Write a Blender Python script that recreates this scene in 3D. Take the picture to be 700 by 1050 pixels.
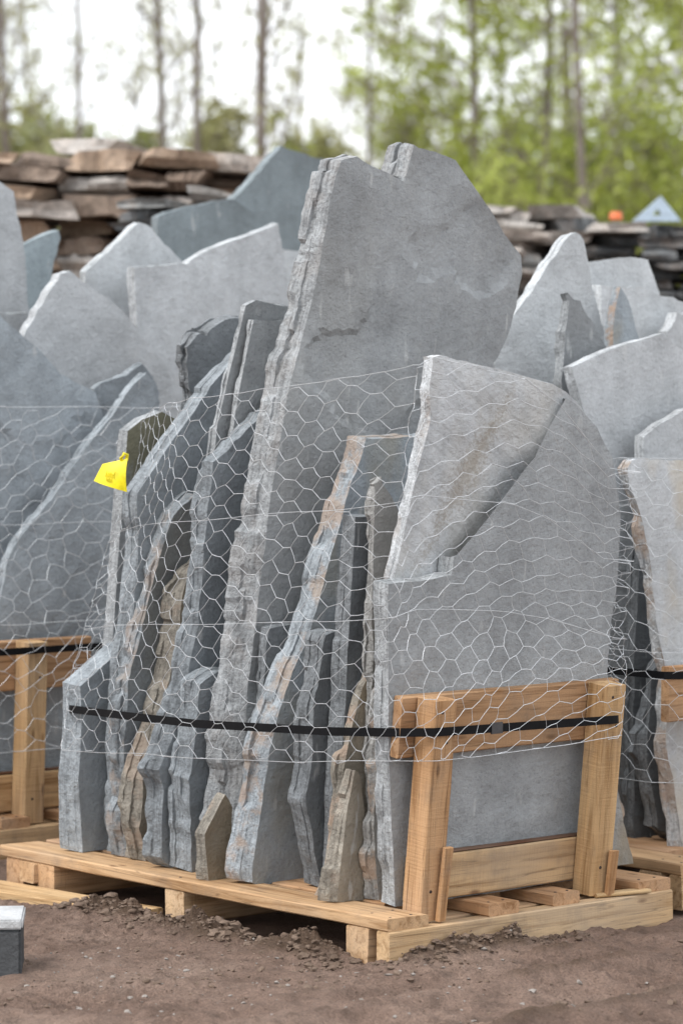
import bpy, bmesh, math, random
import numpy as np
from mathutils import Vector, Matrix, noise, geometry
R = math.radians
for o in list(bpy.data.objects): bpy.data.objects.remove(o)
S = bpy.context.scene
COL = S.collection

# ------------------------------------------------------------------ camera
F, HOR, CAMZ = 3080.0, 416.0, 1.608            # focal length in photo pixels, horizon row, eye height
PITCH = math.atan((525-HOR)/F)
cam = bpy.data.cameras.new('camera'); camo = bpy.data.objects.new('camera', cam); COL.objects.link(camo)
camo.location = (0, 0, CAMZ); camo.rotation_euler = (math.pi/2-PITCH, 0, 0)
cam.sensor_fit = 'HORIZONTAL'; cam.sensor_width = 24; cam.lens = F/700*24
cam.clip_start = .1; cam.clip_end = 3000
cam.dof.use_dof = True; cam.dof.focus_distance = 8.95; cam.dof.aperture_fstop = 2.8
S.camera = camo
# ------------------------------------------------------------------ overcast sky
SUN_EL, SUN_AZ = 52, -62                         # degrees; azimuth is set with the lamp below
w = bpy.data.worlds.new('World'); S.world = w; w.use_nodes = True
nt = w.node_tree; nt.nodes.clear()
def wn(t): return nt.nodes.new(t)
out = wn('ShaderNodeOutputWorld'); sky = wn('ShaderNodeTexSky'); sky.sky_type = 'NISHITA'; sky.sun_disc = False
sky.sun_elevation = R(SUN_EL); sky.sun_rotation = R(SUN_AZ)
b1 = wn('ShaderNodeBackground'); b1.inputs[1].default_value = .13; nt.links.new(sky.outputs[0], b1.inputs[0])
b2 = wn('ShaderNodeBackground'); b2.inputs[0].default_value = (.95, .975, 1, 1); b2.inputs[1].default_value = 1.12
tc = wn('ShaderNodeTexCoord'); nz = wn('ShaderNodeTexNoise'); nz.inputs['Scale'].default_value = 5; nz.inputs['Detail'].default_value = 5
nt.links.new(tc.outputs['Generated'], nz.inputs['Vector'])
cr = wn('ShaderNodeValToRGB'); cr.color_ramp.elements[0].position = .35; cr.color_ramp.elements[0].color = (.68,)*3+(1,)
cr.color_ramp.elements[1].position = .6; cr.color_ramp.elements[1].color = (.97,)*3+(1,)
nt.links.new(nz.outputs[0], cr.inputs[0])
mx = wn('ShaderNodeMixShader'); nt.links.new(cr.outputs[0], mx.inputs[0]); nt.links.new(b1.outputs[0], mx.inputs[1]); nt.links.new(b2.outputs[0], mx.inputs[2])
nt.links.new(mx.outputs[0], out.inputs[0])
sl = bpy.data.lights.new('sun', 'SUN'); sl.energy = 1.6; sl.angle = R(24); sl.color = (1, .97, .93)
so = bpy.data.objects.new('sun', sl); COL.objects.link(so)
az = R(-128); el = R(SUN_EL)                     # from behind the camera, a little left
sd = Vector((math.sin(az)*math.cos(el), math.cos(az)*math.cos(el), math.sin(el)))
so.rotation_euler = (-sd).to_track_quat('-Z', 'Y').to_euler()
sky.sun_rotation = az
S.view_settings.view_transform = 'Standard'; S.view_settings.look = 'None'; S.view_settings.gamma = 1
S.view_settings.exposure = 0.68; S.view_settings.use_curve_mapping = False
S.render.engine = 'CYCLES'

# ------------------------------------------------------------------ frame of the yard: U runs left-back along the long side, V right-back
C0 = Vector((.117, 8.56, 0)); U = Vector((-.655, .756, 0)).normalized(); V = Vector((-U.y*-1, -U.x, 0)); Z = Vector((0, 0, 1))
DECK = .137
def W(u, v, z=0): return C0+U*u+V*v+Z*z
CAM = Vector((0, 0, CAMZ)); cp, sp = math.cos(PITCH), math.sin(PITCH)
def ray(px, py):
    x = (px-350)/F; y = -(py-525)/F
    return Vector((x, cp+y*sp, -sp+y*cp))
def on_plane(px, py, o, n):
    d = ray(px, py); return CAM+d*((o-CAM).dot(n)/d.dot(n))
def at(px, py, Y):
    d = ray(px, py); return CAM+d*(Y/d.y)

# ------------------------------------------------------------------ helpers
def tag(o, label=None, cat=None, group=None, kind=None):
    if label: o['label'] = label
    if cat: o['category'] = cat
    if group: o['group'] = group
    if kind: o['kind'] = kind
    return o
def link(name, me, mats, M=None, parent=None, PM=None, color=None, sharp=None):
    for m in (mats if isinstance(mats, (list, tuple)) else [mats]): 
        if m and me.materials.find(m.name) < 0: me.materials.append(m)
    if sharp is not None:
        me.polygons.foreach_set('use_smooth', [True]*len(me.polygons)); me.set_sharp_from_angle(angle=R(sharp))
    o = bpy.data.objects.new(name, me); COL.objects.link(o)
    M = M or Matrix()
    if parent is not None:
        o.parent = parent; o.matrix_basis = parent.matrix_basis.inverted() @ M
    else: o.matrix_basis = M
    if color: o.color = color
    return o
def empty(name, loc):
    o = bpy.data.objects.new(name, None); COL.objects.link(o); o.matrix_basis = Matrix.Translation(loc); o.empty_display_size = .1
    return o
def frame(o, x, y, z):
    M = Matrix.Identity(4)
    for i, a in enumerate((x, y, z, o)):
        for j in range(3): M[j][i] = a[j]
    return M
def fbm(p, oct=3):
    s, a = 0, 1
    for _ in range(oct):
        s += a*noise.noise(p); p = p*2.13+Vector((3.1, 1.7, 9.2)); a *= .5
    return s
def mesh(name, vs, fs):
    me = bpy.data.meshes.new(name); me.from_pydata(vs, [], fs); me.update(); return me

# ------------------------------------------------------------------ materials
def mat(name):
    m = bpy.data.materials.new(name); m.use_nodes = True; n = m.node_tree
    b = n.nodes['Principled BSDF']
    return m, n, b
def N(n, t, **kw):
    x = n.nodes.new(t)
    for k, v in kw.items():
        if k in x.inputs: x.inputs[k].default_value = v
        else: setattr(x, k, v)
    return x
def ramp(n, src, stops):
    r = n.nodes.new('ShaderNodeValToRGB'); e = r.color_ramp.elements
    while len(e) < len(stops): e.new(.5)
    for i, (p, c) in enumerate(stops):
        e[i].position = p; e[i].color = (c, c, c, 1) if isinstance(c, (int, float)) else tuple(c)+(1,)
    n.links.new(src, r.inputs[0]); return r.outputs[0]
def mixc(n, mode, fac, a, b):
    x = n.nodes.new('ShaderNodeMix'); x.data_type = 'RGBA'; x.blend_type = mode
    for s, k in ((fac, 0), (a, 6), (b, 7)):
        if hasattr(s, 'links'): n.links.new(s, x.inputs[k])
        elif k == 0: x.inputs[0].default_value = s
        else: x.inputs[k].default_value = tuple(s)+(1,) if len(s) == 3 else s
    return x.outputs[2]
def math_(n, op, a, b=None, clamp=False):
    x = n.nodes.new('ShaderNodeMath'); x.operation = op; x.use_clamp = clamp
    for i, s in enumerate((a, b)):
        if s is None: continue
        if hasattr(s, 'links'): n.links.new(s, x.inputs[i])
        else: x.inputs[i].default_value = s
    return x.outputs[0]
def mapped(n, src, scale, loc=None):
    m = n.nodes.new('ShaderNodeMapping'); n.links.new(src, m.inputs[0]); m.inputs['Scale'].default_value = scale
    if loc is not None: n.links.new(loc, m.inputs['Location'])
    return m.outputs[0]
def tex(n, vec, scale, detail=4, rough=.55, dist=0, kind='Noise'):
    t = n.nodes.new('ShaderNodeTex'+kind); n.links.new(vec, t.inputs['Vector']); t.inputs['Scale'].default_value = scale
    if kind == 'Noise':
        t.inputs['Detail'].default_value = detail; t.inputs['Roughness'].default_value = rough; t.inputs['Distortion'].default_value = dist
    return t.outputs[0]
def bump(n, b, h, strength, dist, prev=None):
    x = n.nodes.new('ShaderNodeBump'); x.inputs['Strength'].default_value = strength; x.inputs['Distance'].default_value = dist
    n.links.new(h, x.inputs['Height'])
    if prev is not None: n.links.new(prev, x.inputs['Normal'])
    n.links.new(x.outputs[0], b.inputs['Normal']); return x.outputs[0]
def objcoords(n):
    tc = n.nodes.new('ShaderNodeTexCoord'); oi = n.nodes.new('ShaderNodeObjectInfo')
    v = n.nodes.new('ShaderNodeVectorMath'); v.operation = 'SCALE'; v.inputs[0].default_value = (37.1, 17.7, 53.3)
    n.links.new(oi.outputs['Random'], v.inputs['Scale'])
    a = n.nodes.new('ShaderNodeVectorMath'); a.operation = 'ADD'; n.links.new(tc.outputs['Object'], a.inputs[0]); n.links.new(v.outputs[0], a.inputs[1])
    return a.outputs[0], oi

def streak_mix(n, c, med, fine):
    """brown weathering streak running up the face; position is set once the slab exists"""
    tco = n.nodes.new('ShaderNodeTexCoord'); mp = n.nodes.new('ShaderNodeMapping'); mp.name = 'streak'; mp.vector_type = 'TEXTURE'; n.links.new(tco.outputs['Object'], mp.inputs[0])
    sx = n.nodes.new('ShaderNodeSeparateXYZ'); n.links.new(mp.outputs[0], sx.inputs[0])
    d = math_(n, 'ADD', math_(n, 'ABSOLUTE', sx.outputs[0]), math_(n, 'MULTIPLY', math_(n, 'ABSOLUTE', sx.outputs[2]), .16))
    d = math_(n, 'ADD', d, math_(n, 'MULTIPLY', math_(n, 'SUBTRACT', fine, .5), .16)); d = math_(n, 'ADD', d, math_(n, 'MULTIPLY', math_(n, 'SUBTRACT', med, .5), .07))
    rib = tex(n, mapped(n, mp.outputs[0], (3, 3, 60)), 1, 3)
    c = mixc(n, 'MULTIPLY', .6, c, ramp(n, rib, [(.35, .78), (.55, 1.05)]))
    return mixc(n, 'MIX', ramp(n, d, [(.015, .6), (.06, 0)]), c, (.29, .25, .2))
def slate(name, edge, algae=False, streak=False):
    m, n, b = mat(name); co, oi = objcoords(n)
    big = tex(n, co, 2.2, 5, .6, .3); med = tex(n, co, 14, 5, .65); fine = tex(n, co, 95, 4, .7)
    base = oi.outputs['Color']
    if edge:
        lift = mixc(n, 'MIX', .08, base, (.6, .61, .62))
        c = mixc(n, 'MULTIPLY', 1, lift, ramp(n, med, [(.25, .48), (.5, .92), (.75, 1.25)]))
        c = mixc(n, 'MULTIPLY', .8, c, ramp(n, fine, [(.3, .55), (.5, 1.0), (.72, 1.25)]))
        bed = tex(n, mapped(n, co, (5, 130, 5)), 1, 3, .6)
        c = mixc(n, 'MULTIPLY', .7, c, ramp(n, bed, [(.35, .62), (.55, 1.05)]))
        st = math_(n, 'MULTIPLY', ramp(n, tex(n, co, 8, 5, .65), [(.48, 0), (.58, .95)]), oi.outputs['Alpha'])
        rust = mixc(n, 'MIX', tex(n, co, 9, 3), (.37, .235, .165), (.36, .32, .265))
        c = mixc(n, 'MIX', st, c, rust)
    else:
        c = mixc(n, 'MULTIPLY', 1, base, ramp(n, big, [(.25, .9), (.5, 1), (.75, 1.07)]))
        c = mixc(n, 'MULTIPLY', .85, c, ramp(n, med, [(.28, .82), (.5, 1), (.72, 1.1)]))
        c = mixc(n, 'MULTIPLY', .35, c, ramp(n, fine, [(.3, .7), (.5, 1), (.7, 1.2)]))
        cl = math_(n, 'SNAP', tex(n, mapped(n, co, (1.6, 1.6, 2.3)), 1, 6, .55, .3), .07)
        c = mixc(n, 'MULTIPLY', 1, c, ramp(n, cl, [(.3, .87), (.5, 1), (.7, 1.09)]))
        drip = tex(n, mapped(n, co, (7, 7, 1.1)), 1, 4, .6)                 # run-down weather marks
        c = mixc(n, 'MULTIPLY', .35, c, ramp(n, drip, [(.36, .7), (.56, 1.05)]))
        scr = tex(n, mapped(n, co, (26, 26, 7)), 1, 2, .5)                   # pale scuffs
        c = mixc(n, 'MIX', ramp(n, scr, [(.66, 0), (.74, .55)]), c, (.52, .53, .53))
        pit = tex(n, co, 60, 2, .5, 0, 'Voronoi')
        c = mixc(n, 'MULTIPLY', .5, c, ramp(n, pit, [(.05, .55), (.22, 1)]))
        if streak: c = streak_mix(n, c, med, fine)
        st = math_(n, 'MULTIPLY', ramp(n, tex(n, mapped(n, co, (2.6, 2.6, 1.2)), 1, 4, .65), [(.47, 0), (.62, .75)]), oi.outputs['Alpha'])
        c = mixc(n, 'MIX', st, c, mixc(n, 'MULTIPLY', 1, base, (1.0, .82, .58)))
    if algae:
        sz = n.nodes.new('ShaderNodeSeparateXYZ'); tco = n.nodes.new('ShaderNodeTexCoord'); n.links.new(tco.outputs['Object'], sz.inputs[0])
        k = ramp(n, math_(n, 'ADD', sz.outputs[2], math_(n, 'MULTIPLY', med, .5)), [(1.28/2, 0), (1.45/2, .8)]) if False else ramp(n, math_(n, 'MULTIPLY', math_(n, 'ADD', sz.outputs[2], math_(n, 'MULTIPLY', med, .4)), .5), [(.66, 0), (.74, .85)])
        c = mixc(n, 'MIX', k, c, mixc(n, 'MIX', fine, (.10, .095, .05), (.2, .185, .11)))
    n.links.new(c, b.inputs['Base Color']); b.inputs['Roughness'].default_value = .86; b.inputs['Specular IOR Level'].default_value = .28
    if edge:
        p = bump(n, b, med, .8, .018); p = bump(n, b, tex(n, mapped(n, co, (8, 90, 8)), 1, 4), .4, .006, p); bump(n, b, fine, 1, .006, p)
    else:
        rip = tex(n, mapped(n, co, (5, 5, 11)), 1.6, 6, .66, .5)
        p = bump(n, b, cl, .7, .05); p = bump(n, b, rip, .5, .010, p); p = bump(n, b, tex(n, co, 34, 6, .75), .9, .010, p); p = bump(n, b, pit, .4, .003, p); bump(n, b, fine, .6, .002, p)
    return m
M_FACE = slate('slate_face', 0); M_EDGE = slate('slate_edge', 1); M_ALGAE = slate('algae_slate_face', 0, True); M_STREAK = slate('streaked_slate_face', 0, False, True)

def wood(name):
    m, n, b = mat(name); co, oi = objcoords(n)
    wv = tex(n, mapped(n, co, (2.2, 34, 34)), 1, 5, .6, 1.1)
    warm = (1.0, .95, .87)
    lo = tex(n, mapped(n, co, (1.6, 9, 9)), 1, 3)
    base = mixc(n, 'MULTIPLY', 1, oi.outputs['Color'], warm)
    c = mixc(n, 'MULTIPLY', 1, base, ramp(n, wv, [(.3, (.58, .5, .4)), (.5, (1, 1, 1)), (.7, (1.14, 1.12, 1.08))]))
    c = mixc(n, 'MULTIPLY', .8, c, ramp(n, lo, [(.3, (.74, .66, .56)), (.55, (1, 1, 1)), (.75, (1.08, 1.06, 1.0))]))
    kn = tex(n, mapped(n, co, (4.5, 13, 13)), 1, 2, .5, 0, 'Voronoi')
    c = mixc(n, 'MIX', ramp(n, kn, [(.05, .85), (.13, 0)]), c, (.16, .08, .035))
    dirt = tex(n, co, 6, 5, .65)
    c = mixc(n, 'MIX', ramp(n, dirt, [(.54, 0), (.74, .6)]), c, (.2, .15, .11))
    crk = tex(n, mapped(n, co, (1.1, 60, 60)), 1, 2, .5, .6)
    c = mixc(n, 'MULTIPLY', .8, c, ramp(n, crk, [(.485, 1), (.5, .42), (.515, 1)]))
    gry = tex(n, mapped(n, co, (1.2, 3, 3)), 1, 4, .6); c = mixc(n, 'MIX', ramp(n, gry, [(.5, 0), (.72, .45)]), c, (.34, .285, .23))
    saw = tex(n, mapped(n, co, (150, 6, 6)), 1, 2)
    n.links.new(c, b.inputs['Base Color']); b.inputs['Roughness'].default_value = .8; b.inputs['Specular IOR Level'].default_value = .25
    p = bump(n, b, wv, .35, .004); p = bump(n, b, saw, .5, .003, p); bump(n, b, tex(n, co, 180, 3), .4, .002, p)
    return m
M_WOOD = wood('sawn_pine')
def plain(name, col, rough=.6, metal=0, bs=0, bscale=40):
    m, n, b = mat(name); b.inputs['Roughness'].default_value = rough; b.inputs['Metallic'].default_value = metal
    tc = n.nodes.new('ShaderNodeTexCoord'); t = tex(n, tc.outputs['Object'], bscale, 4, .6)
    c = mixc(n, 'MULTIPLY', 1, col, ramp(n, t, [(.3, .78), (.7, 1.15)])); n.links.new(c, b.inputs['Base Color'])
    if bs: bump(n, b, t, bs, .004)
    return m
M_WIRE = plain('galvanised_wire', (.62, .64, .66), .45, .35)
M_STRAP = plain('black_strap', (.007, .007, .008), .55)
M_STRAP.node_tree.nodes['Principled BSDF'].inputs['Specular IOR Level'].default_value = .12
M_TAG = plain('yellow_plastic', (.86, .72, .015), .4)
M_INK = plain('faded_ink', (.80, .665, .016), .6)

# ------------------------------------------------------------------ ground
def ground_h(x, y):
    p = Vector((x, y, 0)); q = p-C0; u, v = q.dot(U), q.dot(V)
    h = .014*noise.noise(p*1.3)+.018*fbm(p*5.0, 3)+.015*abs(fbm(p*13, 3))+.010*fbm(p*42, 3)*max(.15, .6+1.6*noise.noise(p*2.3))
    # churned soil pushed up along the pallet's long side and in front of the bearer
    rl = math.exp(-((v+.08)/.11)**2)*max(0, min(1, (u-.02)/.2))*max(0, min(1, (1.45-u)/.3))
    rl *= .55+.9*noise.noise(Vector((u*3.1, 4.2, 0)))
    rr = math.exp(-((u+.05)/.06)**2)*max(0, min(1, (v+.1)/.15))*max(0, min(1, (.62-v)/.2))*(.6+.8*noise.noise(Vector((v*5, 9, 0))))
    rg = max(0, rl)*.07+max(0, rr)*.06
    h += rg*(1+1.2*fbm(p*15, 4))+.02*min(1, rg*25)*abs(fbm(p*32, 3))
    # tyre ruts running right-back in the foreground
    for c, wd, d in ((-.62, .16, .045), (-.33, .07, .026), (-.95, .08, .03)):
        t = (u-c+.06*noise.noise(Vector((v*1.7, c*9, 3))))/wd
        h -= d*math.exp(-t*t)*(.75+.5*noise.noise(Vector((v*9, u*4, 1)))); h += .5*d*math.exp(-((abs(t)-1.5)/.45)**2)
    inside = max(0, min(1, (u+.01)/.04))*max(0, min(1, (v+.02)/.08))
    return h*(1-inside)-.03*inside
def graded(lo, hi, a, b, fine, far):
    mid = list(np.arange(a, b, fine)); st = fine; l = [a]; 
    while l[-1] > lo: st *= 1.35; l.append(l[-1]-st)
    st = fine; r = [b]
    while r[-1] < hi: st *= 1.35; r.append(r[-1]+st)
    return l[:0:-1]+mid+r
xs = graded(-900, 900, -1.3, 1.35, .011, 0); ys = graded(-200, 1500, 7.55, 9.75, .011, 0)
vs, fs = [], []
for y in ys:
    for x in xs:
        vs.append((x, y, ground_h(x, y) if -2 < x < 2 and 7 < y < 10.5 else -.004))
nx = len(xs)
fs = [(j*nx+i, j*nx+i+1, (j+1)*nx+i+1, (j+1)*nx+i) for j in range(len(ys)-1) for i in range(nx-1)]
m, n, b = mat('packed_mud'); tc = n.nodes.new('ShaderNodeTexCoord'); co = tc.outputs['Object']
big = tex(n, co, 1.6, 5, .6); med = tex(n, co, 11, 6, .65); fine = tex(n, co, 130, 4, .7)
c = ramp(n, big, [(.3, (.165, .107, .08)), (.5, (.27, .183, .141)), (.72, (.345, .247, .195))])
c = mixc(n, 'MULTIPLY', .9, c, ramp(n, med, [(.3, .55), (.5, .97), (.72, 1.2)]))
c = mixc(n, 'MULTIPLY', .9, c, ramp(n, fine, [(.28, .6), (.5, 1), (.74, 1.35)]))
grit = tex(n, co, 210, 2, .5, 0, 'Voronoi')
c = mixc(n, 'MIX', ramp(n, grit, [(.0, .3), (.12, 0)]), c, (.42, .38, .34))
sep = n.nodes.new('ShaderNodeSeparateXYZ'); n.links.new(co, sep.inputs[0])
soil = ramp(n, math_(n, 'ADD', sep.outputs[2], math_(n, 'MULTIPLY', med, .03)), [(.032, 0), (.055, 1)])   # dug-up soil is darker stuff than the packed surface
c = mixc(n, 'MIX', soil, c, mixc(n, 'MULTIPLY', 1, (.135, .088, .06), ramp(n, fine, [(.3, .7), (.7, 1.25)])))
n.links.new(c, b.inputs['Base Color']); b.inputs['Roughness'].default_value = .85; b.inputs['Specular IOR Level'].default_value = .3
p = bump(n, b, med, .9, .04); p = bump(n, b, tex(n, co, 42, 6, .75), 1, .02, p); bump(n, b, fine, 1, .009, p)
M_MUD = m
me = mesh('ground', vs, fs); g = link('ground', me, m, sharp=40); g['kind'] = 'structure'
def lump(rng, r, flat=.7, sub=1, rough=.55):
    bm = bmesh.new(); bmesh.ops.create_icosphere(bm, subdivisions=sub, radius=r)
    s = Vector((rng.uniform(.7, 1.3), rng.uniform(.7, 1.3), flat*rng.uniform(.7, 1.2))); off = Vector([rng.uniform(0, 99) for _ in range(3)])
    out = []
    for v in bm.verts:
        k = 1+rough*(noise.noise(v.co/r*1.3+off)+.8*noise.noise(v.co/r*3.1+off)); out.append(Vector((v.co.x*s.x*k, v.co.y*s.y*k, v.co.z*s.z*k)))
    f = [[q.index for q in p.verts] for p in bm.faces]; bm.free()
    return out, f
def scatter(name, label, cat, m, items, color=None):
    vs, fs = [], []
    for (x, y, r, seed, sub) in items:
        rng = random.Random(seed); a, f = lump(rng, r, .65, sub); o = len(vs); z = ground_h(x, y)+r*.15
        ca, sa = math.cos(seed), math.sin(seed)
        vs += [(x+p.x*ca-p.y*sa, y+p.x*sa+p.y*ca, z+p.z) for p in a]; fs += [tuple(i+o for i in q) for q in f]
    o = link(name, mesh(name, vs, fs), m, color=color, sharp=55); tag(o, label, cat, kind='stuff'); return o
rng = random.Random(5)
it = []
for i in range(1000):
    u = rng.uniform(.05, 1.42); v = rng.gauss(-.085, .06); p = W(u, v); it.append((p.x, p.y, min(.02, .002+rng.expovariate(260)), i, 2))
for i in range(600):
    v = rng.uniform(-.05, .75); u = -.045+rng.gauss(0, .03); p = W(u, v); it.append((p.x, p.y, min(.013, .002+rng.expovariate(300)), i+900, 2))
for i in range(1500):
    p = Vector((rng.uniform(-1.2, 1.2), rng.uniform(7.8, 9.0), 0))
    if noise.noise(p*2.1) < rng.uniform(-.5, .4): continue
    p = p; q = p-C0
    if q.dot(V) > -.05 and q.dot(U) > -.05: continue
    it.append((p.x, p.y, min(.016, .002+rng.expovariate(420)), i+2000, 1))
mm, n, b = mat('dug_soil'); tc = n.nodes.new('ShaderNodeTexCoord'); t = tex(n, tc.outputs['Object'], 90, 4, .7); t2 = tex(n, tc.outputs['Object'], 9, 3)
c = mixc(n, 'MULTIPLY', 1, ramp(n, t2, [(.3, (.11, .072, .05)), (.7, (.19, .135, .1))]), ramp(n, t, [(.3, .7), (.7, 1.25)])); n.links.new(c, b.inputs['Base Color'])
b.inputs['Roughness'].default_value = .9; bump(n, b, t, .8, .006)
scatter('soil_clods', 'dark brown clods of churned soil along the foot of the pallet', 'soil', mm, it)
it = []
for i in range(300):
    p = Vector((rng.gauss(-.35, .6), rng.uniform(7.85, 8.9), 0)); q = p-C0
    if q.dot(V) > -.03 and q.dot(U) > -.06: continue
    it.append((p.x, p.y, min(.013, .002+rng.expovariate(450)), i+5000, 1))
scatter('gravel', 'scattered pale grit and stone chips on the mud', 'gravel', plain('pale_grit', (.27, .24, .215), .8, 0, .4, 60), it)

# ------------------------------------------------------------------ stone slabs
G = {'grey': (.365, .382, .393), 'lt': (.505, .523, .538), 'blue': (.325, .36, .388), 'dark': (.185, .2, .212), 'brown': (.33, .295, .24),  # dark is lowered so its colour holds some shade of the gaps
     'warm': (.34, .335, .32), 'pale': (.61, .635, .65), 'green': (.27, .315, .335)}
class Zig:
    """angular broken line: random knots joined by straight runs"""
    def __init__(self, seed, L, lo, hi, step=False):
        rng = random.Random(seed); self.k = [0]; self.v = [rng.uniform(-1, 1)]
        while step and self.k[-1] < L:
            self.k.append(self.k[-1]+rng.uniform(lo, hi)); self.v.append(self.v[-1]+rng.uniform(-.25, .25)); self.k.append(self.k[-1]+rng.uniform(.008, .03)); self.v.append(rng.uniform(-1, 1))
        while self.k[-1] < L: self.k.append(self.k[-1]+rng.uniform(lo, hi)); self.v.append(rng.uniform(-1, 1) if rng.random() < .75 else self.v[-1])
    def __call__(self, s):
        import bisect
        i = min(len(self.k)-1, max(1, bisect.bisect(self.k, s))); a, c = self.k[i-1], self.k[i]; t = max(0, min(1, (s-a)/(c-a))); return self.v[i-1]+(self.v[i]-self.v[i-1])*t
def resample(P, step, rng, amp, off):
    out = []; S_ = []; NS = []; n = len(P); tot = sum((P[(i+1) % n]-P[i]).length for i in range(n)); z1 = Zig(off, tot, .05, .2); z2 = Zig(off+.5, tot, .012, .04); run = 0
    for i in range(n):
        a, c = P[i], P[(i+1) % n]; d = c-a; L = d.length; k = max(1, int(L/step+.5)); nn = Vector((d.y, -d.x))/max(L, 1e-6)
        for j in range(k):
            t = j/k; p = a+d*t; fade = min(1, min(t, 1-t)*L/.03+.15); q = run+L*t
            out.append(p+nn*(amp*(.9*z1(q)+.35*z2(q))*fade)); S_.append(q); NS.append(nn)
        run += L
    return out, S_, tot, NS
def slab_mesh(P, th, seed, amp=.008, flare=0, step=.016, grid=.032, relief=1, chip=.008, under=0):
    rng = random.Random(seed); off = seed*3.7
    area = sum(P[i].x*P[(i+1) % len(P)].y-P[(i+1) % len(P)].x*P[i].y for i in range(len(P)))
    if area < 0: P = P[::-1]
    B, S_, tot, NS = resample(P, step, rng, amp, off); nb = len(B)
    nor = []
    for i in range(nb):
        d = B[(i+1) % nb]-B[i-1]; L = max(d.length, 1e-6); nor.append(Vector((d.y, -d.x))/L)
    nl = 2 if th < .07 else 3; cuts = sorted([0, 1]+[max(.06, min(.94, (q+rng.uniform(-.3, .3))/nl)) for q in range(1, nl)])
    zc = Zig(off+1, tot, .05, .2, True); zk = [Zig(off+2+k, tot, .03, .15, True) for k in range(nl)]; ymax = max(p.y for p in B)
    rings = []                                                   # (t, lamina)
    for l in range(nl): rings += [(cuts[l], l), ((cuts[l]+cuts[l+1])/2, l), (cuts[l+1], l)]
    K = len(rings)-1
    verts, faces, mi = [], [], []
    for k, (t, l) in enumerate(rings):
        for i in range(nb):
            p = B[i].copy(); nn = nor[i]
            if k > 0:
                push = chip*(1.2*zc(S_[i])*min(1, t*2.5)+(1.0*zk[l](S_[i]) if l else .15*zk[0](S_[i]))+.45*noise.noise(Vector((p.x*32, p.y*32, k*1.9+off)))+.25*noise.noise(Vector((p.x*80, p.y*80, k*1.9+off))))*(.4 if nn.y > .55 else 1)
                if k == K: push -= chip*.5
                low = min(1, max(0, p.y/.03))                                      # the foot stays flat on the deck
                p = p+nn*push*(.15+.85*low)
                if nn.x < -.25: p.x += -flare*t*min(1, -nn.x*1.4)*(1-.85*p.y/ymax)
                if under and NS[i].x < -.2 and NS[i].y > .2: p = p+Vector((under, -under))*t
                if p.y < 0: p.y = 0
            verts.append((p.x, th*t, p.y))
    for k in range(K):
        for i in range(nb):
            j = (i+1) % nb; faces.append((k*nb+i, (k+1)*nb+i, (k+1)*nb+j, k*nb+j)); mi.append(1)
    # faces of the slab
    arr = np.array([(p.x, p.y) for p in B]); x0, y0 = arr.min(0); x1, y1 = arr.max(0)
    pts = []
    gx = np.arange(x0+grid/2, x1, grid); gy = np.arange(y0+grid/2, y1, grid)
    xs_, ys_ = np.meshgrid(gx, gy); q = np.stack([xs_.ravel(), ys_.ravel()], 1)
    nr = np.random.RandomState(seed); q = q+nr.uniform(-.3, .3, q.shape)*grid
    ins = np.zeros(len(q), bool); dist = np.full(len(q), 9.)
    for i in range(nb):
        a, c = arr[i], arr[(i+1) % nb]
        cond = (a[1] > q[:, 1]) != (c[1] > q[:, 1])
        with np.errstate(divide='ignore', invalid='ignore'): xi = (c[0]-a[0])*(q[:, 1]-a[1])/(c[1]-a[1])+a[0]
        ins ^= cond & (q[:, 0] < xi)
        dist = np.minimum(dist, np.hypot(q[:, 0]-a[0], q[:, 1]-a[1]))
    ok = ins & (dist > grid*.45); q = q[ok]; dist = dist[ok]
    edges = [(i, (i+1) % nb) for i in range(nb)]
    for side in (0, 1):
        ringo = 0 if side == 0 else K*nb
        ring = [Vector((verts[ringo+i][0], verts[ringo+i][2])) for i in range(nb)]
        inner = [Vector(p) for p in q] if side == 0 else []
        res = geometry.delaunay_2d_cdt(ring+inner, edges, [], 1, 1e-5)
        idx = []
        for vi, (p, og) in enumerate(zip(res[0], res[3])):
            if og and og[0] < nb: idx.append(ringo+og[0]); continue
            if side == 0 and og:
                dd = dist[og[0]-nb]; f = min(1, dd/.05); pv = Vector((p.x, p.y, off))
                h = .006*fbm(pv*2.2, 3)+.0025*noise.noise(pv*11)
                s = fbm(pv*1.5+Vector((5, 5, 5)), 3)*2.6; fr = s-math.floor(s); e = max(0, min(1, (fr-.92)/.08)); h += .006*(math.floor(s)+e*e*(3-2*e))
                y = max(-.006, min(.014, h*relief))*f
            else: y = 0 if side == 0 else th
            verts.append((p.x, y, p.y)); idx.append(len(verts)-1)
        for f in res[2]:
            if len(set(idx[i] for i in f)) < 3: continue
            a, c, d = [res[0][i] for i in f[:3]]
            ccw = (c-a).cross(d-a) > 0 if hasattr((c-a), 'cross') else True
            ff = [idx[i] for i in f]
            if ccw == (side == 1): ff = ff[::-1]
            faces.append(tuple(ff)); mi.append(0)
    me = mesh('stone_slab', verts, faces); me.polygons.foreach_set('material_index', mi)
    return me
SEED = [10]
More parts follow.
